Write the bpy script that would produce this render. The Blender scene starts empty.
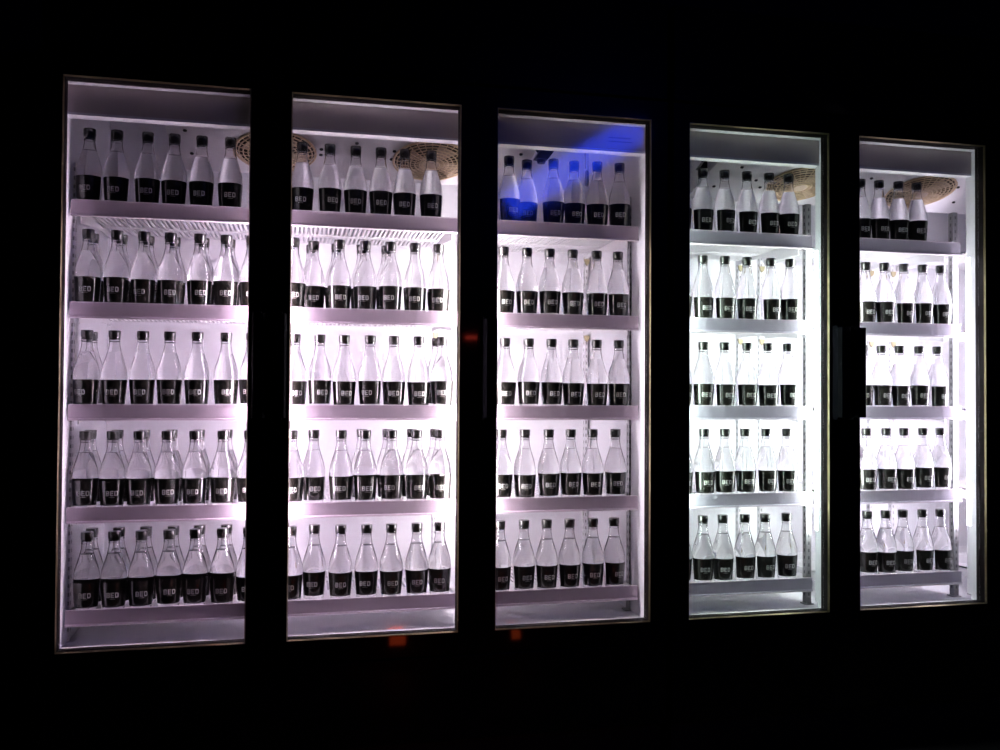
import bpy, bmesh, math, random
from mathutils import Vector
random.seed(7)
C = bpy.context.scene.collection
SC = bpy.context.scene
PI = math.pi

# ------------------------------------------------------------------ camera
# Frame of reference: x along the cooler fronts, y into the coolers, z up; z = 0 is the
# bottom edge of the door glass, y = 0 the front face of the doors.
Q = [0.22114181990406467, 0.018405040608062376, 0.005877637759672728,
     0.6486866275335175, -2.6635578825921713, 0.7273722889189338, 890.5148986851674]
yw, pt, rl = Q[:3]
FW = Vector((math.sin(yw)*math.cos(pt), math.cos(yw)*math.cos(pt), math.sin(pt)))
_r = Vector((math.cos(yw), -math.sin(yw), 0))
_u = _r.cross(FW)
RT = _r*math.cos(rl) + _u*math.sin(rl)
UP = -_r*math.sin(rl) + _u*math.cos(rl)
CAM = Vector(Q[3:6])
FPX = Q[6]
cam = bpy.data.cameras.new('camera')
camo = bpy.data.objects.new('camera', cam)
C.objects.link(camo)
from mathutils import Matrix
m = Matrix((RT, UP, -FW)).transposed().to_4x4()
m.translation = CAM
camo.matrix_world = m
cam.sensor_width = 36
cam.sensor_fit = 'HORIZONTAL'
cam.lens = FPX*36/1000
cam.clip_start = .05
SC.camera = camo

def at(px, py, y):
    """the point of the plane y seen at a measured pixel"""
    d = FW + RT*((px-500)/FPX) - UP*((py-375)/FPX)
    return CAM + d*((y-CAM.y)/d.y)

# ------------------------------------------------------------------ world, exposure
w = bpy.data.worlds.new('world'); SC.world = w; w.use_nodes = True
w.node_tree.nodes['Background'].inputs[0].default_value = (0.02, 0.022, 0.03, 1)
w.node_tree.nodes['Background'].inputs[1].default_value = 0.0
SC.view_settings.view_transform = 'Standard'
SC.view_settings.look = 'None'
SC.view_settings.exposure = 0.32
SC.view_settings.gamma = 1.0
SC.view_settings.use_curve_mapping = False

LAMP = {   # colour and strength of each cooler lamp
    'a12': ((1.0, .81, 1.0), 60),
    'a23': ((1.0, .90, .965), 56),
    'b3':  ((.80, 1.0, .88), 40),
    'b45': ((.90, 1.0, .95), 42),
    'b56': ((.94, .86, 1.0), 42),
}

# ------------------------------------------------------------------ materials
def mat(name, col, rough=.5, metal=0., spec=.5, noise=None, coat=0.):
    m = bpy.data.materials.new(name); m.use_nodes = True
    nt = m.node_tree; b = nt.nodes['Principled BSDF']
    b.inputs['Base Color'].default_value = (*col, 1)
    b.inputs['Roughness'].default_value = rough
    b.inputs['Metallic'].default_value = metal
    b.inputs['Specular IOR Level'].default_value = spec
    b.inputs['Coat Weight'].default_value = coat
    b.inputs['Coat Roughness'].default_value = .05
    if noise:
        sc, amt = noise
        tc = nt.nodes.new('ShaderNodeTexCoord'); n = nt.nodes.new('ShaderNodeTexNoise')
        n.inputs['Scale'].default_value = sc
        mr = nt.nodes.new('ShaderNodeMapRange')
        mr.inputs['To Min'].default_value = 1-amt; mr.inputs['To Max'].default_value = 1+amt
        mx = nt.nodes.new('ShaderNodeVectorMath'); mx.operation = 'SCALE'
        mx.inputs[0].default_value = col
        nt.links.new(tc.outputs['Object'], n.inputs['Vector'])
        nt.links.new(n.outputs['Fac'], mr.inputs['Value'])
        nt.links.new(mr.outputs[0], mx.inputs['Scale'])
        nt.links.new(mx.outputs[0], b.inputs['Base Color'])
    return m

def emis(name, col, s):
    m = bpy.data.materials.new(name); m.use_nodes = True
    nt = m.node_tree; nt.nodes.clear()
    e = nt.nodes.new('ShaderNodeEmission'); o = nt.nodes.new('ShaderNodeOutputMaterial')
    e.inputs[0].default_value = (*col, 1); e.inputs[1].default_value = s
    nt.links.new(e.outputs[0], o.inputs[0])
    return m

def solid_glass(name, tint, ior):
    m = bpy.data.materials.new(name); m.use_nodes = True
    nt = m.node_tree; nt.nodes.clear()
    o = nt.nodes.new('ShaderNodeOutputMaterial'); g = nt.nodes.new('ShaderNodeBsdfGlass')
    g.inputs['Color'].default_value = (*tint, 1); g.inputs['Roughness'].default_value = 0.0
    g.inputs['IOR'].default_value = ior
    nt.links.new(g.outputs[0], o.inputs[0])
    return m

def thin_glass(name, tint, rough, base, edge, power):
    """clear thin-walled glass: see-through with a reflection that grows at grazing angles"""
    m = bpy.data.materials.new(name); m.use_nodes = True
    nt = m.node_tree; nt.nodes.clear()
    o = nt.nodes.new('ShaderNodeOutputMaterial'); mx = nt.nodes.new('ShaderNodeMixShader')
    t = nt.nodes.new('ShaderNodeBsdfTransparent'); g = nt.nodes.new('ShaderNodeBsdfGlossy')
    t.inputs[0].default_value = (*tint, 1)
    g.inputs['Roughness'].default_value = rough
    lw = nt.nodes.new('ShaderNodeLayerWeight'); lw.inputs[0].default_value = .5
    p = nt.nodes.new('ShaderNodeMath'); p.operation = 'POWER'; p.inputs[1].default_value = power
    a = nt.nodes.new('ShaderNodeMath'); a.operation = 'MULTIPLY_ADD'
    a.inputs[1].default_value = edge; a.inputs[2].default_value = base
    nt.links.new(lw.outputs['Facing'], p.inputs[0]); nt.links.new(p.outputs[0], a.inputs[0])
    nt.links.new(a.outputs[0], mx.inputs[0])
    nt.links.new(t.outputs[0], mx.inputs[1]); nt.links.new(g.outputs[0], mx.inputs[2])
    nt.links.new(mx.outputs[0], o.inputs[0])
    return m

M = {}
M['liner'] = mat('white_liner', (.84, .83, .88), .45, noise=(6, .03))
M['shelf'] = mat('white_coated_steel', (.80, .78, .81), .4, noise=(12, .03))
M['rail_a'] = mat('lilac_price_channel', (.59, .48, .57), .35, noise=(9, .06))
M['rail_b'] = mat('grey_lilac_price_channel', (.54, .50, .60), .35, noise=(9, .06))
M['raillip'] = mat('pale_channel_lip', (.75, .68, .74), .35)
M['steel'] = mat('galvanised_steel', (.34, .34, .35), .4, .3, noise=(40, .12))
M['slot'] = mat('slot_dark', (.13, .13, .14), .8)
M['black'] = mat('black_powder_coat', (.0045, .0045, .005), .3, spec=.04, noise=(30, .1), coat=.3)
M['plinth'] = mat('black_plinth', (.004, .004, .004), .6)
M['gasket'] = mat('brown_black_gasket', (.006, .003, .004), .65, spec=.2)
M['bead'] = mat('bronze_edge_bead', (.20, .16, .09), .35, .7)
M['handle'] = mat('satin_black_handle', (.004, .004, .006), .6, spec=.02)
M['cap'] = mat('black_plastic_cap', (.010, .009, .008), .22, coat=.4)
M['label'] = mat('black_gloss_label', (.010, .009, .007), .2, coat=.5, noise=(50, .2))
M['letter'] = mat('white_print', (.52, .52, .50), .6, spec=.2)
M['glass'] = solid_glass('water_filled_glass', (.99, .99, .99), 1.31)
M['pane'] = thin_glass('door_pane', (.985, .985, .985), .065, .085, .7, 5)
M['cover'] = mat('white_fan_cover', (.78, .76, .80), .45, noise=(5, .03))
M['header'] = mat('grey_header_panel', (.60, .53, .52), .4, noise=(4, .05))
M['guard'] = mat('tan_plated_wire', (.62, .46, .30), .35, .2)
M['blade'] = mat('tan_fan_blade', (.45, .34, .26), .5)
M['void'] = mat('dark_fan_well', (.05, .033, .02), .8)
M['screw'] = mat('dark_screw', (.03, .03, .035), .4, .5)
M['clip'] = mat('ochre_shelf_clip', (.40, .34, .20), .5)
M['print'] = mat('faded_grey_print', (.16, .13, .14), .6)
M['floor'] = mat('dark_floor', (.010, .010, .010), .6, noise=(3, .3))
M['wall'] = mat('dark_wall', (.008, .008, .008), .8, noise=(2, .2))
M['opal_off'] = mat('opal_diffuser_unlit', (.72, .70, .76), .35)

# ------------------------------------------------------------------ mesh helpers
def link(name, me, m=None, parent=None, smooth=False):
    o = bpy.data.objects.new(name, me); C.objects.link(o)
    if m is not None:
        for k in (m if isinstance(m, (list, tuple)) else [m]):
            me.materials.append(k)
    if smooth:
        for p in me.polygons: p.use_smooth = True
    if parent: o.parent = parent
    return o

def obj(name, bm, m, parent=None, smooth=False, angle=None, recalc=True):
    me = bpy.data.meshes.new(name)
    if recalc: bmesh.ops.recalc_face_normals(bm, faces=bm.faces)
    bm.to_mesh(me); bm.free()
    o = link(name, me, m, parent, smooth or angle is not None)
    if angle is not None:
        me.set_sharp_from_angle(angle=math.radians(angle))
    return o

def box(bm, x0, x1, y0, y1, z0, z1, bev=0., mi=0):
    r = bmesh.ops.create_cube(bm, size=1)
    vs = r['verts']
    for v in vs:
        v.co = Vector((x0+(v.co.x+.5)*(x1-x0), y0+(v.co.y+.5)*(y1-y0), z0+(v.co.z+.5)*(z1-z0)))
    fs = {f for v in vs for f in v.link_faces}
    for f in fs: f.material_index = mi
    if bev:
        es = list({e for v in vs for e in v.link_edges})
        rr = bmesh.ops.bevel(bm, geom=es, offset=bev, segments=2, affect='EDGES', profile=.5)
        for f in rr['faces']: f.material_index = mi
    return vs

def lathe(bm, prof, n=24, mi=0, close=True, cx=0, cy=0, cz=0):
    rings = []
    for r, z in prof:
        if r < 1e-6:
            rings.append([bm.verts.new((cx, cy, cz+z))])
        else:
            rings.append([bm.verts.new((cx+r*math.cos(2*PI*i/n), cy+r*math.sin(2*PI*i/n), cz+z)) for i in range(n)])
    for a, b in zip(rings, rings[1:]):
        for i in range(n):
            j = (i+1) % n
            if len(a) == 1 and len(b) == 1: continue
            if len(a) == 1: f = bm.faces.new((a[0], b[j], b[i]))
            elif len(b) == 1: f = bm.faces.new((a[i], a[j], b[0]))
            else: f = bm.faces.new((a[i], a[j], b[j], b[i]))
            f.material_index = mi
    return rings

def prism(bm, poly, axis, a, b, mi=0):
    """extrude a closed polygon along an axis ('x','y','z')"""
    def P(u, v, t):
        return {'x': (t, u, v), 'y': (u, t, v), 'z': (u, v, t)}[axis]
    A = [bm.verts.new(P(u, v, a)) for u, v in poly]
    B = [bm.verts.new(P(u, v, b)) for u, v in poly]
    n = len(poly)
    fs = [bm.faces.new(A), bm.faces.new(B[::-1])]
    for i in range(n):
        fs.append(bm.faces.new((A[i], B[i], B[(i+1) % n], A[(i+1) % n])))
    for f in fs: f.material_index = mi

def tube(bm, pts, r, n=8, mi=0):
    pts = [Vector(p) for p in pts]; rings = []
    for i, p in enumerate(pts):
        d = (pts[min(i+1, len(pts)-1)]-pts[max(i-1, 0)]).normalized()
        a = d.orthogonal().normalized() if i == 0 else (a - d*a.dot(d)).normalized()
        b = d.cross(a)
        rings.append([bm.verts.new(p+(a*math.cos(2*PI*k/n)+b*math.sin(2*PI*k/n))*r) for k in range(n)])
    for A, B in zip(rings, rings[1:]):
        for k in range(n):
            f = bm.faces.new((A[k], A[(k+1) % n], B[(k+1) % n], B[k])); f.material_index = mi
    for R_ in (rings[0], rings[-1]):
        f = bm.faces.new(R_); f.material_index = mi

def empty(name, loc, label, cat, group=None):
    o = bpy.data.objects.new(name, None); C.objects.link(o)
    o.location = loc; o['label'] = label; o['category'] = cat
    o.empty_display_size = .1
    if group: o['group'] = group
    return o

def struct(name, bm, m):
    o = obj(name, bm, m); o['kind'] = 'structure'; return o

# ------------------------------------------------------------------ room shell
FZ = -.45
RX0, RX1, RY0, RY1, RZ1 = -2.2, 5.6, -5.2, .80, 2.75
bm = bmesh.new(); box(bm, RX0, RX1, RY0, RY1, FZ-.1, FZ); struct('floor', bm, M['floor'])
bm = bmesh.new(); box(bm, RX0, RX1, RY0, RY1, RZ1, RZ1+.1); struct('ceiling', bm, M['wall'])
bm = bmesh.new(); box(bm, RX0-.1, RX1+.1, RY1, RY1+.1, FZ-.1, RZ1+.1); struct('wall_back', bm, M['wall'])
bm = bmesh.new(); box(bm, RX0-.1, RX0, RY0, RY1, FZ-.1, RZ1+.1); struct('wall_left', bm, M['wall'])
bm = bmesh.new(); box(bm, RX1, RX1+.1, RY0, RY1, FZ-.1, RZ1+.1); struct('wall_right', bm, M['wall'])
bm = bmesh.new(); box(bm, RX0-.1, RX1+.1, RY0-.1, RY0, FZ-.1, RZ1+.1); struct('wall_front', bm, M['wall'])

# ------------------------------------------------------------------ the coolers
GW, PITCH, H = .503, .6185, 1.6
def gw(a): return .4965 if abs(a-2.4915) < 1e-6 else GW          # glass width, door pitch, glass height
XA = [0.0, .6185, 1.2365]
XB = [1.873, 2.4915, 3.100]
BACK = .66
SHELF_Z = [1.276, .979, .6825, .386, .091]    # top edge of each price rail
DECK = .012                                    # deck surface below the rail top
DY0 = .11                                      # front of the shelves

def ring_frame(bm, x0, x1, z0, z1, y0, y1, w, mi=0, bev=0.):
    """rectangular frame: inner opening x0..x1, z0..z1, member width w (l, r, b, t)"""
    l, r, b, t = w
    box(bm, x0-l, x0, y0, y1, z0-b, z1+t, bev, mi)
    box(bm, x1, x1+r, y0, y1, z0-b, z1+t, bev, mi)
    box(bm, x0, x1, y0, y1, z0-b, z0, bev, mi)
    box(bm, x0, x1, y0, y1, z1, z1+t, bev, mi)

def make_door(x0, parent, handle_x, label):
    x1 = x0+gw(x0)
    fw = (PITCH-GW)/2-.0015
    bm = bmesh.new()
    ring_frame(bm, x0, x1, 0, H, 0, .046, (fw, fw, .066, .062))
    d = obj('door', bm, M['black'], parent)
    d['label'] = label
    # dark gasket lining the reveal, behind the bronze bead
    bm = bmesh.new()
    t = .0012
    ring_frame(bm, x0+t, x1-t, t, H-t, .006, .047, (t*.98, t*.98, t*.98, t*.98))
    obj('gasket', bm, M['gasket'], d)
    # bronze bead round the edge of the opening, chamfered inwards
    bm = bmesh.new()
    c, dp = .0028, .0055
    def chamf(a, b, horiz):
        pass
    inn = [(x0, 0), (x1, 0), (x1, H), (x0, H)]
    off = [(1, 1), (-1, 1), (-1, -1), (1, -1)]
    A = [bm.verts.new((p[0], -.0012, p[1])) for p in inn]
    B = [bm.verts.new((p[0]+o_[0]*c, dp, p[1]+o_[1]*c)) for p, o_ in zip(inn, off)]
    Dd = [bm.verts.new((p[0], dp, p[1])) for p in inn]
    E_ = [bm.verts.new((p[0]-o_[0]*.0012, -.0012, p[1]-o_[1]*.0012)) for p, o_ in zip(inn, off)]
    F_ = [bm.verts.new((p[0]-o_[0]*.0012, .0004, p[1]-o_[1]*.0012)) for p, o_ in zip(inn, off)]
    for i in range(4):
        j = (i+1) % 4
        bm.faces.new((A[i], A[j], B[j], B[i])); bm.faces.new((B[i], B[j], Dd[j], Dd[i]))
        bm.faces.new((A[i], A[j], E_[j], E_[i])); bm.faces.new((E_[i], E_[j], F_[j], F_[i]))
    obj('edge_bead', bm, M['bead'], d)
    bm = bmesh.new(); box(bm, x0+.0015, x1-.0015, .030, .034, .0015, H-.0015)
    obj('glass_pane', bm, M['pane'], d)
    # long grip handle standing off the frame
    hx = handle_x
    bm = bmesh.new()
    prism(bm, [(hx-.018, -.001), (hx-.018, -.034), (hx-.012, -.048), (hx+.014, -.052),
               (hx+.020, -.046), (hx+.020, -.030), (hx+.004, -.026), (hx-.004, -.001)], 'z', .648, .946)
    box(bm, hx-.0175, hx+.008, -.028, -.001, .640, .662, .002)
    box(bm, hx-.0175, hx+.008, -.028, -.001, .932, .954, .002)
    obj('door_handle', bm, M['handle'], d)
    return d

def standard(parent, x, y, z0, z1, front=True, w=.012, pale=False):
    """slotted upright"""
    bm = bmesh.new()
    dp = .012
    box(bm, x-w, x+w, y-dp, y+dp, z0, z1)
    s = -1
    z = z0+.03
    while z < z1-.02:
        box(bm, x-.0025, x+.0025, y-dp-.0008, y-dp+.001, z, z+.011, mi=1)
        box(bm, x-w-.0008, x-w+.001, y-.003, y+.003, z, z+.011, mi=1)
        box(bm, x+w-.001, x+w+.0008, y-.003, y+.003, z, z+.011, mi=1)
        z += .0255
    if front and z0 < .01:
        box(bm, x-.017, x+.017, y-.017, y+.017, z0, z0+.004)
    return obj('shelf_upright', bm, [M['cover'] if pale or not front else M['steel'], M['slot'] if front and not pale else M['steel']], parent)

def make_shelf(parent, x0, x1, zt, rail):
    zd = zt-DECK                    # deck surface
    bm = bmesh.new()
    yf, yb = DY0+.004, BACK-.045
    th = .006
    zone = [(yf, .290), (.440, .485), (yb-.012, yb)]
    for a, b in zone: box(bm, x0, x1, a, b, zd-th, zd)
    box(bm, x0, x0+.008, yf, yb, zd-th-.008, zd); box(bm, x1-.008, x1, yf, yb, zd-th-.008, zd)
    n = int((x1-x0-.016)/.0145)
    p = (x1-x0-.016)/n
    for i in range(n+1):
        c = x0+.008+p*i
        box(bm, c-.0036, c+.0036, .290, yb-.012, zd-th*.8, zd-.0002)
    s = obj('shelf', bm, M['shelf'], parent)
    # price rail with a thin lip at the top and the bottom
    bm = bmesh.new()
    prism(bm, [(DY0+.003, zt-.0015), (DY0+.003, zt-.040), (DY0-.001, zt-.0425), (DY0-.001, zt-.0445),
               (DY0+.012, zt-.0445), (DY0+.012, zt-.042), (DY0+.0055, zt-.040), (DY0+.0055, zt-.0015)], 'x', x0, x1)
    r = obj('price_rail', bm, rail, s)
    bm = bmesh.new()
    box(bm, x0, x1, DY0-.001, DY0+.006, zt-.0015, zt+.0006)
    box(bm, x0, x1, DY0-.0025, DY0+.014, zt-.047, zt-.0445)
    obj('rail_lip', bm, M['raillip'], s)
    for xc in (x0+.013, x1-.013):
        bm = bmesh.new()
        prism(bm, [(.178, zd-th), (.178, zd-.048), (.200, zd-.044), (.46, zd-.020), (BACK-.026, zd-.020),
                   (BACK-.026, zd-th)], 'x', xc-.0013, xc+.0013)
        obj('bracket', bm, M['shelf'], s)
    return s

def make_lamp(parent, xc, key, half='both'):
    col, s = LAMP[key]
    """opal lens on the back of a mullion, over a lit tube"""
    z0, z1 = .25, 1.225
    def prof(e=0.):
        return {'both': [(xc-.045-e, .085), (xc-.044-e, .104), (xc-.026, .128+e), (xc+.026, .128+e), (xc+.044+e, .104), (xc+.045+e, .085)],
                'L': [(xc-.002, .085), (xc-.002, .128), (xc+.014, .126), (xc+.026, .104), (xc+.027, .085)],
                'R': [(xc+.002, .085), (xc+.002, .128), (xc-.014, .126), (xc-.026, .104), (xc-.027, .085)]}[half]
    bm = bmesh.new(); prism(bm, prof(), 'z', z0, z1)
    t = obj('lamp_diffuser', bm, emis('lit_diffuser_'+key, col, s), parent)
    t['label'] = 'glowing white diffuser'
    for a, b in ((.012, z0), (z1, H-.005)):
        bm = bmesh.new(); prism(bm, prof(), 'z', a, b)
        obj('lamp_housing', bm, M['opal_off'], parent)
    for z in (z0, z1):
        bm = bmesh.new()
        prism(bm, prof(.0012), 'z', z-.006, z+.006); obj('lamp_end_cap', bm, M['opal_off'], parent)

def fan(parent, x, y, nrm_a, zc, r=.125):
    """round wire guard with a fan behind it, on the sloping cover"""
    g = bpy.data.objects.new('fan', None)
    # guard
    ca, sa = math.cos(nrm_a), math.sin(nrm_a)
    def T(u, v, wv):     # u along x, v down the slope to the back, w out of the cover
        return (x+u, y+v*ca-wv*sa, zc-v*sa-wv*ca)
    bm = bmesh.new()
    n = 40
    rings = [.026, .041, .056, .071, .086, .101, .114, r]
    def ht(rr): return .006+.012*math.sqrt(max(0, 1-(rr/r)**2))
    for rr in rings:
        big = rr == r
        pts = [T(rr*math.cos(2*PI*i/n), rr*math.sin(2*PI*i/n), ht(rr)) for i in range(n+1)]
        tube(bm, pts, .0042 if big else .0021, 5)
    for k in range(30):
        a = 2*PI*k/30
        tube(bm, [T(q*math.cos(a), q*math.sin(a), ht(q)) for q in (.022, .055, .09, .112, r)], .0016, 4)
    go = obj('fan_guard', bm, M['guard'], parent, smooth=True)
    # hub disc of the guard
    bm = bmesh.new()
    vs = [bm.verts.new(T(.024*math.cos(2*PI*i/20), .024*math.sin(2*PI*i/20), ht(.022)+.002)) for i in range(20)]
    v2 = [bm.verts.new(T(.024*math.cos(2*PI*i/20), .024*math.sin(2*PI*i/20), ht(.022)-.004)) for i in range(20)]
    bm.faces.new(vs); bm.faces.new(v2[::-1])
    for i in range(20): bm.faces.new((vs[i], vs[(i+1) % 20], v2[(i+1) % 20], v2[i]))
    obj('guard_hub', bm, M['blade'], go)
    # well + blades
    bm = bmesh.new()
    top = [bm.verts.new(T((r-.004)*math.cos(2*PI*i/n), (r-.004)*math.sin(2*PI*i/n), .0015)) for i in range(n)]
    bot = [bm.verts.new(T((r-.004)*math.cos(2*PI*i/n), (r-.004)*math.sin(2*PI*i/n), .0030)) for i in range(n)]
    bm.faces.new(top[::-1]); bm.faces.new(bot)
    for i in range(n): bm.faces.new((top[i], top[(i+1) % n], bot[(i+1) % n], bot[i]))
    obj('fan_well', bm, M['void'], go)
    bm = bmesh.new()
    for k in range(4):
        a0 = 2*PI*k/4+.5
        quad = []
        for (rr, da, hh) in ((.02, -.3, .004), (.07, -.42, .005), (.108, -.38, .006), (.108, .32, .013), (.07, .34, .012), (.02, .3, .009)):
            quad.append((rr*math.cos(a0+da), rr*math.sin(a0+da), hh))
        A = [bm.verts.new(T(*q)) for q in quad]
        B = [bm.verts.new(T(q[0], q[1], q[2]+.0015)) for q in quad]
        for tri in ((0, 1, 4, 5), (1, 2, 3, 4)):
            bm.faces.new([A[i] for i in tri]); bm.faces.new([B[i] for i in tri[::-1]])
        for i in range(6):
            bm.faces.new((A[i], B[i], B[(i+1) % 6], A[(i+1) % 6]))
    obj('fan_blades', bm, M['blade'], go)

def cover_z(y): return 1.5655-.27*y

def make_cooler(name, xs, label, lamps, rail, cov, fans, screws, doors_shown):
    XL, XR = xs[0]-.008, xs[-1]+GW+.010
    body_l, body_r = xs[0]-.0577, xs[-1]+GW+.0577
    root = empty(name, ((body_l+body_r)/2, .35, FZ), label, 'cooler')
    inv = Matrix.Translation(-root.location)
    n0 = len(C.objects)
    before = set(C.objects)
    # outer carcass: black shell
    bm = bmesh.new()
    box(bm, body_l, XL-.004, .050, BACK+.06, FZ+.12, 1.98)
    box(bm, XR+.004, body_r, .050, BACK+.06, FZ+.12, 1.98)
    box(bm, XL-.004, XR+.004, BACK+.006, BACK+.06, FZ+.12, 1.98)
    box(bm, XL-.004, XR+.004, .050, BACK+.006, 1.72, 1.98)
    box(bm, XL-.004, XR+.004, .050, BACK+.006, FZ+.12, -.06)
    obj('carcass', bm, M['black'], root)
    bm = bmesh.new()
    box(bm, body_l, body_r, .0, .0495, 1.668, 1.98, .004); obj('canopy', bm, M['black'], root)
    bm = bmesh.new()
    box(bm, body_l, body_r, .002, .0495, FZ+.125, -.071, .003)
    obj('front_panel', bm, M['black'], root)
    bm = bmesh.new(); box(bm, body_l+.01, body_r-.01, .03, BACK+.05, FZ, FZ+.12); obj('plinth', bm, M['plinth'], root)
    # white inner liner: back, sides, floor, ceiling, front sill
    bm = bmesh.new()
    box(bm, XL-.004, XR+.004, BACK, BACK+.006, -.02, 1.72)
    box(bm, XL-.004, XL, .0505, BACK, -.02, 1.72)
    box(bm, XR, XR+.004, .0505, BACK, -.02, 1.72)
    box(bm, XL, XR, .10, BACK, 1.70, 1.715)
    obj('liner', bm, M['liner'], root)
    bm = bmesh.new(); box(bm, XL, XR, .0505, BACK, -.030, -.012); box(bm, XL, XR, .0505, .062, -.012, .001, .002)
    obj('liner_floor', bm, M['liner'], root)
    # header: pale ledge, grey panel and its double lip
    bm = bmesh.new(); box(bm, XL, XR, .0505, .076, 1.598, 1.612); obj('header_ledge', bm, M['liner'], root)
    bm = bmesh.new(); box(bm, XL, XR, .076, .082, 1.519, 1.72); hd = obj('header_panel', bm, M['header'], root)
    bm = bmesh.new(); box(bm, XL, XR, .075, .108, 1.511, 1.5185); box(bm, XL, XR, .108, .114, 1.511, 1.528)
    obj('header_lip', bm, M['liner'], root)
    # mullions between the doors, with a lamp on the back of each
    for a, nx in zip(xs, xs[1:]):
        xc = (a+gw(a)+nx)/2
        bm = bmesh.new(); box(bm, xc-.047, xc+.047, .0505, .085, -.012, 1.60, .002); obj('mullion', bm, M['opal_off'], root)
        bm = bmesh.new(); box(bm, xc-.050, xc+.050, .047, .0503, -.05, 1.65); obj('mullion_gasket', bm, M['gasket'], root)
    for xc, key, half in lamps: make_lamp(root, xc, key, half)
    # shelves, uprights
    for i, a in enumerate(xs):
        x0 = XL+.006 if i == 0 else a-(.0095 if a > 1.5 else .019)
        x1 = XR-.008 if i == len(xs)-1 else a+gw(a)+(-.006 if abs(a-2.4915) < 1e-6 else .007 if a > 1.5 else .019)
        for zt in SHELF_Z: make_shelf(root, x0, x1, zt, rail)
        for xe, sg, wall in ((x0, -1, i == 0), (x1, 1, i == len(xs)-1)):
            xf = (XL+.0032 if sg < 0 else XR-.0045) if wall else xe+sg*.0115
            if xs[0] < 1 and not wall:
                if sg < 0: continue
                xf = (a+gw(a)+xs[i+1])/2
            standard(root, xf, (.175 if sg < 0 else .207) if wall else .165, -.012, 1.395, True, .003 if wall else .0095, wall and sg < 0)
            xx = xe-sg*.008 if wall else xe+sg*.002
            if wall and sg < 0: continue
            standard(root, xx, BACK-.0125, -.012, 1.40, False, .006)
            for zt in SHELF_Z:      # ochre clips under each shelf at the back
                bm = bmesh.new()
                prism(bm, [(xx-.011, zt-.034), (xx+.011, zt-.034), (xx+.008, zt-.050), (xx, zt-.058), (xx-.008, zt-.050)], 'y', BACK-.034, BACK-.0245)
                obj('shelf_clip', bm, M['clip'], root)
    # sloping evaporator cover with its fans
    cx0, cx1 = cov
    bm = bmesh.new()
    prism(bm, [(.120, cover_z(.120)), (.418, cover_z(.418)), (.424, cover_z(.418)+.004), (.424, 1.698), (.120, 1.698)], 'x', cx0, cx1)
    cv = obj('evaporator_cover', bm, M['cover'], root)
    sl = math.atan(.27)
    for fx in fans: fan(cv, fx, .262, sl, cover_z(.262))
    for i, (px, py, yy) in enumerate(screws):
        # find where the measured ray meets the cover
        lo, hi = .1, .6
        for _ in range(30):
            mid = (lo+hi)/2; p = at(px, py, mid)
            if p.z > cover_z(mid): hi = mid
            else: lo = mid
        p = at(px, py, lo)
        if not (.125 < p.y < .41 and cx0+.006 < p.x < cx1-.006): continue
        bm = bmesh.new()
        lathe(bm, [(0, 0), (.0062, 0), (.0062, .004), (.003, .006), (0, .006)], 10)
        s = obj('screw', bm, M['screw'], cv, smooth=False)
        s.rotation_euler = (PI+sl*-1, 0, 0); s.location = (p.x, p.y, cover_z(p.y)+.0005)
    # doors
    for i, a in enumerate(xs):
        make_door(a, root, a-.028 if i else a+GW+.029, doors_shown[i])
    # parent offset: everything was built in world coordinates
    for o in set(C.objects)-before:
        if o.parent == root:
            o.matrix_parent_inverse = inv
    return root

coolA = make_cooler('drinks_cooler', XA, 'black drinks cooler with three lit glass doors and pinkish glow, the left unit', 
    [(XA[0]+GW+.0578, 'a12', 'both'), (XA[1]+GW+.0578, 'a23', 'both')], M['rail_a'], (.245, 1.400), (.567, 1.068),
    [(185, 130, 0), (192, 153, 0), (321.5, 149, 0), (321, 154.5, 0), (357, 143, 0), (394.5, 151, 0), (391.5, 159, 0), (521, 154, 0)],
    ('leftmost glass door', 'second glass door', 'middle glass door with blue reflection'))
coolB = make_cooler('drinks_cooler', XB, 'black drinks cooler with whiter greenish glow, the right unit',
    [(XB[0]-.008, 'b3', 'L'), (XB[0]+GW+.0578, 'b45', 'both'), ((XB[1]+gw(XB[1])+XB[2])/2, 'b56', 'both')], M['rail_b'], (2.050, 3.40), (2.425, 2.930),
    [(742, 167, 0), (756, 180, 0), (714, 186, 0), (760, 187, 0), (863, 181, 0), (871.5, 178, 0), (958, 187, 0), (953.5, 202, 0)],
    ('fourth glass door', 'rightmost glass door', 'glass door beyond the frame'))

# small things fixed inside: dark sensor clips under the header and the hanging probe, warning print
def under_header(name, px, py, y, w_, d_, h_, m_, parent):
    p = at(px, py, y)
    bm = bmesh.new()
    box(bm, p.x-w_/2, p.x+w_/2, y-d_/2, y+d_/2, p.z-h_/2, p.z+h_/2, min(w_, d_, h_)*.2)
    tube(bm, [(p.x, y, p.z), (p.x+.004, y+.003, p.z+.02), (p.x+.006, y+.008, 1.5705)], .0022, 6)
    o = obj(name, bm, m_, parent); o.matrix_parent_inverse = Matrix.Translation(-parent.location)
    return o
def motor(px, py, y, parent, s=1.):
    p = at(px, py, y)
    bm = bmesh.new()
    prism(bm, [(p.x-.030*s, p.z-.012), (p.x+.012*s, p.z-.016), (p.x+.034*s, p.z+.014), (p.x-.014*s, p.z+.016)], 'y', y-.02, y+.02)
    tube(bm, [(p.x-.01, y, p.z+.01), (p.x-.028, y+.01, p.z+.03), (p.x-.030, y+.02, 1.60), (p.x-.03, y+.03, 1.70)], .006, 8)
    lathe(bm, [(0, -.026), (.013, -.026), (.015, -.020), (.015, 0), (0, 0)], 14, cx=p.x-.006, cy=y, cz=p.z)
    o = obj('pipe_clip', bm, M['screw'], parent); o.matrix_parent_inverse = Matrix.Translation(-parent.location)
motor(543, 156, .26, coolA)
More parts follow.
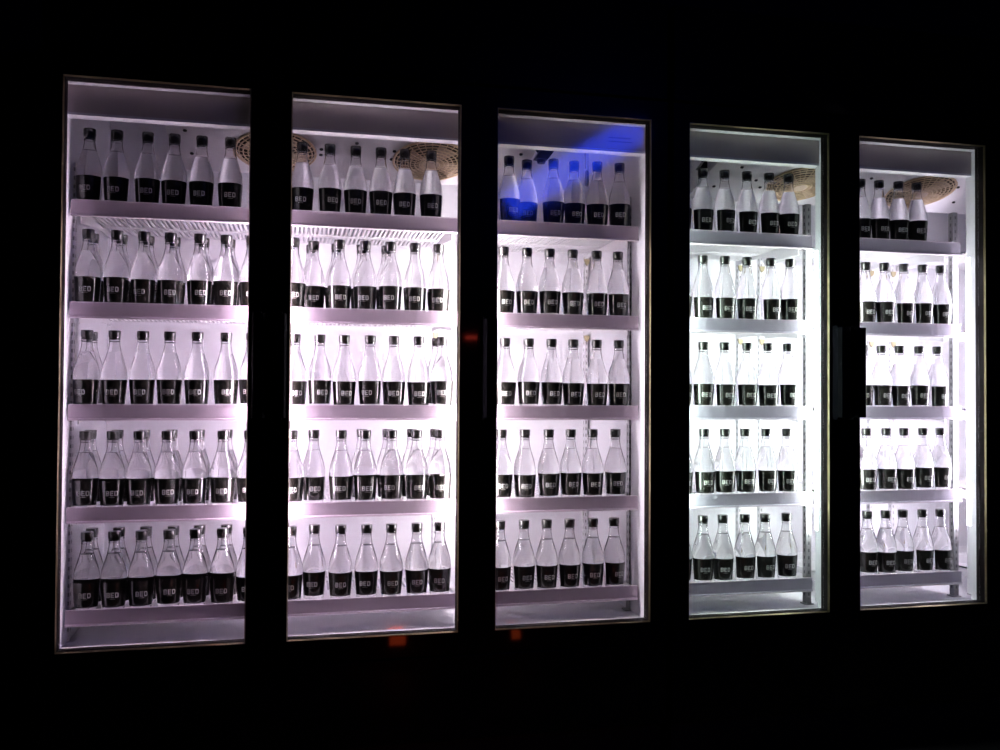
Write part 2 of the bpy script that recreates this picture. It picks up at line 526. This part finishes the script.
motor(708, 166, .26, coolB, 1.3)
p0 = at(585, 157, .30); p1 = at(586.5, 187, .30)
bm = bmesh.new()
tube(bm, [(p0.x, .30, 1.70), (p0.x, .30, p0.z+.004), (p0.x+.001, .30, (p0.z*.6+p1.z*.4))], .0022, 6)
lathe(bm, [(0, 0), (.006, .004), (.007, .012), (.007, .05), (.004, .058), (0, .058)], 12, cx=p1.x, cy=.30, cz=p1.z)
o = obj('temperature_probe', bm, M['steel'], coolA); o.matrix_parent_inverse = Matrix.Translation(-coolA.location)
bm = bmesh.new()
for py, x0p, x1p in ((137.2, 609, 631), (141.0, 608.5, 632)):
    a = at(x0p, py, .075); b = at(x1p, py+1.2, .075)
    k = 0; x = a.x
    while x < b.x-.004:
        wd = random.choice((.003, .005, .007, .004))
        box(bm, x, x+wd, .0746, .0764, a.z-.0018, a.z+.0012); x += wd+.0022
o = obj('warning_print', bm, M['print'], coolA); o.matrix_parent_inverse = Matrix.Translation(-coolA.location)

# ------------------------------------------------------------------ bottles
BODY = [(0, .004), (.016, .003), (.0265, 0), (.0300, .003), (.0315, .012), (.0335, .035), (.0352, .060), (.0366, .082), (.0366, .094),
        (.0356, .108), (.0330, .122), (.0293, .135), (.0252, .148), (.0215, .160), (.0185, .171), (.0164, .182),
        (.0153, .192), (.0150, .1955), (.0166, .1965), (.0166, .1985), (.0150, .1995), (.0146, .2255), (0, .2255)]
def body_r(z):
    for (r0, z0), (r1, z1) in zip(BODY[2:], BODY[3:]):
        if z0 <= z <= z1: return r0+(r1-r0)*(z-z0)/(z1-z0)
    return .036

def bottle_meshes():
    out = {}
    bm = bmesh.new(); lathe(bm, BODY, 32)
    bmesh.ops.recalc_face_normals(bm, faces=bm.faces)
    nf = set(bm.faces)       # the air above the water in the neck: a cavity facing inwards
    lathe(bm, [(0, .166), (.0176, .166), (.0176, .168), (.0160, .174), (.0142, .183), (.0132, .192), (.0128, .224), (0, .224)], 32)
    cav = [f for f in bm.faces if f not in nf]
    bmesh.ops.recalc_face_normals(bm, faces=cav)
    bmesh.ops.reverse_faces(bm, faces=cav)
    out['body'] = bm
    bm = bmesh.new()
    N = 36
    prof = [(.0135, .2028), (.0166, .2028), (.0168, .2056), (.0148, .2060), (.0148, .2082), (.0166, .2084), (.0174, .2095), (.0174, .2275), (.0165, .2295), (.010, .2300), (0, .2300)]
    rings = lathe(bm, prof, N)
    for k in (6, 7):    # grip knurls
        for i, v in enumerate(rings[k]):
            f = 1.0 if i % 2 else .965
            v.co.x *= f; v.co.y *= f
    out['cap'] = bm
    bm = bmesh.new()
    zs = [.014, .02, .03, .045, .06, .072, .0865]
    pr_ = [(body_r(z)+.0006, z) for z in zs]
    pr_ = [(pr_[0][0]-.0004, zs[0])]+pr_+[(pr_[-1][0]-.0004, zs[-1])]
    NL, HALF = 34, math.radians(82)
    cols = [[bm.verts.new((r*math.sin(a), -r*math.cos(a), z)) for r, z in pr_] for a in [HALF*(2*i/NL-1) for i in range(NL+1)]]
    for ca, cb in zip(cols, cols[1:]):
        for k in range(len(pr_)-1): bm.faces.new((ca[k], cb[k], cb[k+1], ca[k+1]))
    out['label'] = bm
    # lettering B E D, bent round the label; faces -y
    bm = bmesh.new()
    s, lw, lh, gap = .0022, .0090, .0142, .0029
    zc = .050
    def bar(x0, x1, z0, z1, cham=None):
        n = max(1, int((x1-x0)/.0016))
        prev = None
        for i in range(n+1):
            x = x0+(x1-x0)*i/n
            col_ = []
            for z in (z0, z1):
                r = body_r(zc+z)+.0012
                a = x/r
                col_.append(bm.verts.new((r*math.sin(a), -r*math.cos(a), zc+z)))
            if prev: bm.faces.new((prev[0], col_[0], col_[1], prev[1]))
            prev = col_
    X = -(3*lw+2*gap)/2
    h = lh/2
    # B
    bar(X, X+s, -h, h)
    for z in (-h, -s/2, h-s): bar(X+s, X+lw-s*.75, z, z+s)
    bar(X+lw-s, X+lw, -h+s*.5, -s*.2); bar(X+lw-s, X+lw, s*.2, h-s*.5)
    X += lw+gap
    # E
    bar(X, X+s, -h, h)
    bar(X+s, X+lw, -h, -h+s); bar(X+s, X+lw-.001, -s/2, s/2); bar(X+s, X+lw, h-s, h)
    X += lw+gap
    # D
    bar(X, X+s, -h, h); bar(X+s, X+lw-s*.8, -h, -h+s); bar(X+s, X+lw-s*.8, h-s, h)
    bar(X+lw-s, X+lw, -h+s*.7, h-s*.7)
    bar(X+lw-s*1.5, X+lw-s, -h+s*.3, -h+s*1.3); bar(X+lw-s*1.5, X+lw-s, h-s*1.3, h-s*.3)
    bar(-.008, .008, -h-.0044, -h-.0038)
    out['let'] = bm
    return out

B = bottle_meshes()
proto = bpy.data.objects.new('bottle', None); C.objects.link(proto)
pb = obj('bottle_body', B['body'], M['glass'], proto, smooth=True, angle=50, recalc=False)
pc = obj('bottle_cap', B['cap'], M['cap'], proto, angle=40)
pl = obj('bottle_label', B['label'], M['label'], proto, angle=60)
pt_ = obj('lettering', B['let'], M['letter'], pl)
pc['label'] = 'black screw cap'
pl['label'] = 'black label with white lettering'
proto.empty_display_size = .05

# measured cap centres (pixels), front row and back row, per door and shelf
FRONT = {
 (0,0): [89.8,117.2,148.2,174.3,202.2,230.7], (0,1): [88.4,117.2,144.3,170.5,200,226.4,254],
 (0,2): [86.2,114.8,143.1,170,197.6,226.4,253], (0,3): [84.1,111.9,139.3,167.6,195.2,223.3,251],
 (0,4): [87.2,113.6,141.7,169.3,195.2,222.8,250],
 (1,0): [302.4,330,355.9,381.1,404.9,431.3], (1,1): [288.2,313.7,339.6,365.5,390.7,415.2,438.7],
 (1,2): [295.2,319.9,344.4,370.3,393.6,418.8,441.6], (1,3): [290.6,313.9,341.3,364.8,391.9,416.9,439.9],
 (1,4): [289.6,314.4,340.8,366.7,391.4,416.9,438.7],
 (2,0): [509.1,526.9,553.5,573.2,597.2,619.5], (2,1): [503.6,527.1,549.7,572.7,596.7,617.6],
 (2,2): [505,528.8,551.6,572,596.7,618.8], (2,3): [501.5,524.9,548.8,569.5,592.4,615.4],
 (2,4): [500,524,546.8,569.6,592.9,613.5],
 (3,0): [681,702.8,724.5,746.9,769,788.4], (3,1): [681,702.8,724.9,746.9,770.8,790],
 (3,2): [681,703.3,724.5,747,768.1,787.9], (3,3): [682,704.2,724.9,745.1,766.3,787],
 (3,4): [681,702.9,722.7,744.7,765,786.5],
 (4,0): [860.5,878.5,898.3,916.3], (4,1): [865.5,884.3,903.7,922.6,940.1],
 (4,2): [862.5,881.2,899.2,919,937.4], (4,3): [866.3,886.2,903.2,923.1,939.7],
 (4,4): [867.2,885.3,901.9,922,939.7],
}
BACKR = {   # which front-row bottles have one standing behind them
 (0,1): [0,1,2,3,4,5], (0,2): [0], (0,3): [0,1,2,3,4,5], (0,4): [0,1,2,3,4,5],
 (1,1): [1,2,3,4], (1,2): [6], (1,3): [3,4,5,6],
}
CAPY = {0: 136, 1: 240, 2: 340, 3: 435, 4: 525}
DOORN = ['leftmost', 'second', 'middle', 'fourth', 'rightmost']
SHN = ['top', 'second', 'middle', 'fourth', 'bottom']
ORD = ['first', 'second', 'third', 'fourth', 'fifth', 'sixth', 'seventh']
BOUNDS = [(.0, .539), (.590, 1.152), (1.222, 1.740), (1.868, 2.385), (2.484, 3.0)]
used = False
GAP = .0745
placed_all = 0
for (d, s), fr in sorted(FRONT.items()):
    placed = []
    zb = SHELF_Z[s]-DECK
    for row, lst in ((0, fr), (1, BACKR.get((d, s), []))):
        pos = []
        for px in lst:
            def xz(y):
                if row: return None
                py = CAPY[s]
                for _ in range(4):          # find the ray that meets the cap's height
                    p = at(px, py, y); py += (p.z-(zb+.218))*300
                return min(max(at(px, py, y).x, BOUNDS[d][0]+.0372), BOUNDS[d][1]-.0372)
            if row:
                q = placed[px]
                pos.append((q[0]+((-.003+.0016*px) if d == 0 else -.006), q[1]+.0765)); continue
            y = .1535+random.uniform(-.001, .004)
            x = xz(y)
            for _ in range(60):
                bad = [q for q in placed+pos if (q[0]-x)**2+(q[1]-y)**2 < GAP**2]
                if not bad: break
                if row == 0 and bad[-1][0] < x and GAP-(x-bad[-1][0]) < .004:
                    x += .0006
                else:
                    y += .002; x = xz(y)
            lo, hi = BOUNDS[d]
            x = min(max(x, lo+.0372), hi-.0332)
            pos.append((x, y))
        placed += pos
        order = sorted(range(len(pos)), key=lambda i: lst[i])
        for rank, i in enumerate(order):
            x, y = pos[i]
            if not used: r = proto; parts = None; used = True
            else:
                r = proto.copy(); C.objects.link(r)
                for ch in (pb, pc, pl):
                    c = ch.copy(); C.objects.link(c); c.parent = r
                    if ch is pl:
                        c.location.z = random.uniform(-.0025, .002)
                        g = pt_.copy(); C.objects.link(g); g.parent = c
            r.location = (x, y, zb+.0003)
            r.rotation_euler = (0, 0, random.gauss(0, .15))
            r['category'] = 'bottle'
            r['group'] = 'clear bottles with black labels on the cooler shelves'
            r['label'] = 'clear black-labelled bottle, %s from left in %s row, %s shelf, %s glass door' % (
                ORD[rank], ('front', 'back')[row], SHN[s], DOORN[d])
            placed_all += 1
print('bottles', placed_all)

# ------------------------------------------------------------------ coloured bar lamps behind the camera, seen only as reflections
def mirror_at(px, py, plane, dist):
    """where a lamp must hang so that its reflection in the plane y=plane shows at the pixel"""
    p = at(px, py, plane); d = (p-CAM).normalized(); d.y = -d.y
    return p + d*dist
def bar_lamp(name, pts, r, col, s, label, floor=False):
    pts = [Vector(p) for p in pts]
    c = sum(pts, Vector())/len(pts)
    e = empty(name, c, label, 'lamp')
    bm = bmesh.new(); tube(bm, [p-c for p in pts], r, 16)
    obj('lamp_tube', bm, emis(name+'_glow', col, s), e)
    a, b = pts[0]-c, pts[-1]-c
    ce = min(.02, (b-a).length*.06)
    for q in (a, b):
        bm = bmesh.new(); lathe(bm, [(0, -ce), (r*1.25, -ce), (r*1.25, ce), (0, ce)], 16)
        k = obj('lamp_end_cap', bm, M['black'], e); k.location = q
        k.rotation_euler = (b-a).to_track_quat('Z', 'Y').to_euler()
    if floor:
        bm = bmesh.new(); lathe(bm, [(0, FZ-c.z), (.05, FZ-c.z), (.05, FZ+.008-c.z), (.008, FZ+.014-c.z), (.008, -r*.9), (0, -r*.9)], 20)
        obj('lamp_foot', bm, M['black'], e)
    else:
        bm = bmesh.new(); tube(bm, [(0, 0, r), (0, 0, RZ1-c.z)], .004, 6); obj('suspension_rod', bm, M['black'], e)
    return e
bar_lamp('blue_bar_lamp', [mirror_at(505, 207, .03, 4.1), mirror_at(641, 127, .03, 4.1)], .11, (.02, .06, 1.0), 3.3,
         'slanted blue bar lamp hung behind the viewer, mirrored in the middle door')
bar_lamp('red_floor_lamp', [mirror_at(388, 639, 0, 1.22), mirror_at(406, 638, 0, 1.22)], .028, (1, .10, .03), 5,
         'low red lamp standing in front of the second glass door', True)
bar_lamp('red_floor_lamp', [mirror_at(510, 634, 0, 1.22), mirror_at(520, 633, 0, 1.22)], .024, (1, .12, .03), 4,
         'low red lamp standing in front of the middle glass door', True)
bar_lamp('red_bar_lamp', [mirror_at(464, 337.5, 0, 2.9), mirror_at(478, 337.5, 0, 2.9)], .010, (1, .08, .05), 12,
         'thin red lamp mirrored beside the middle door handle')
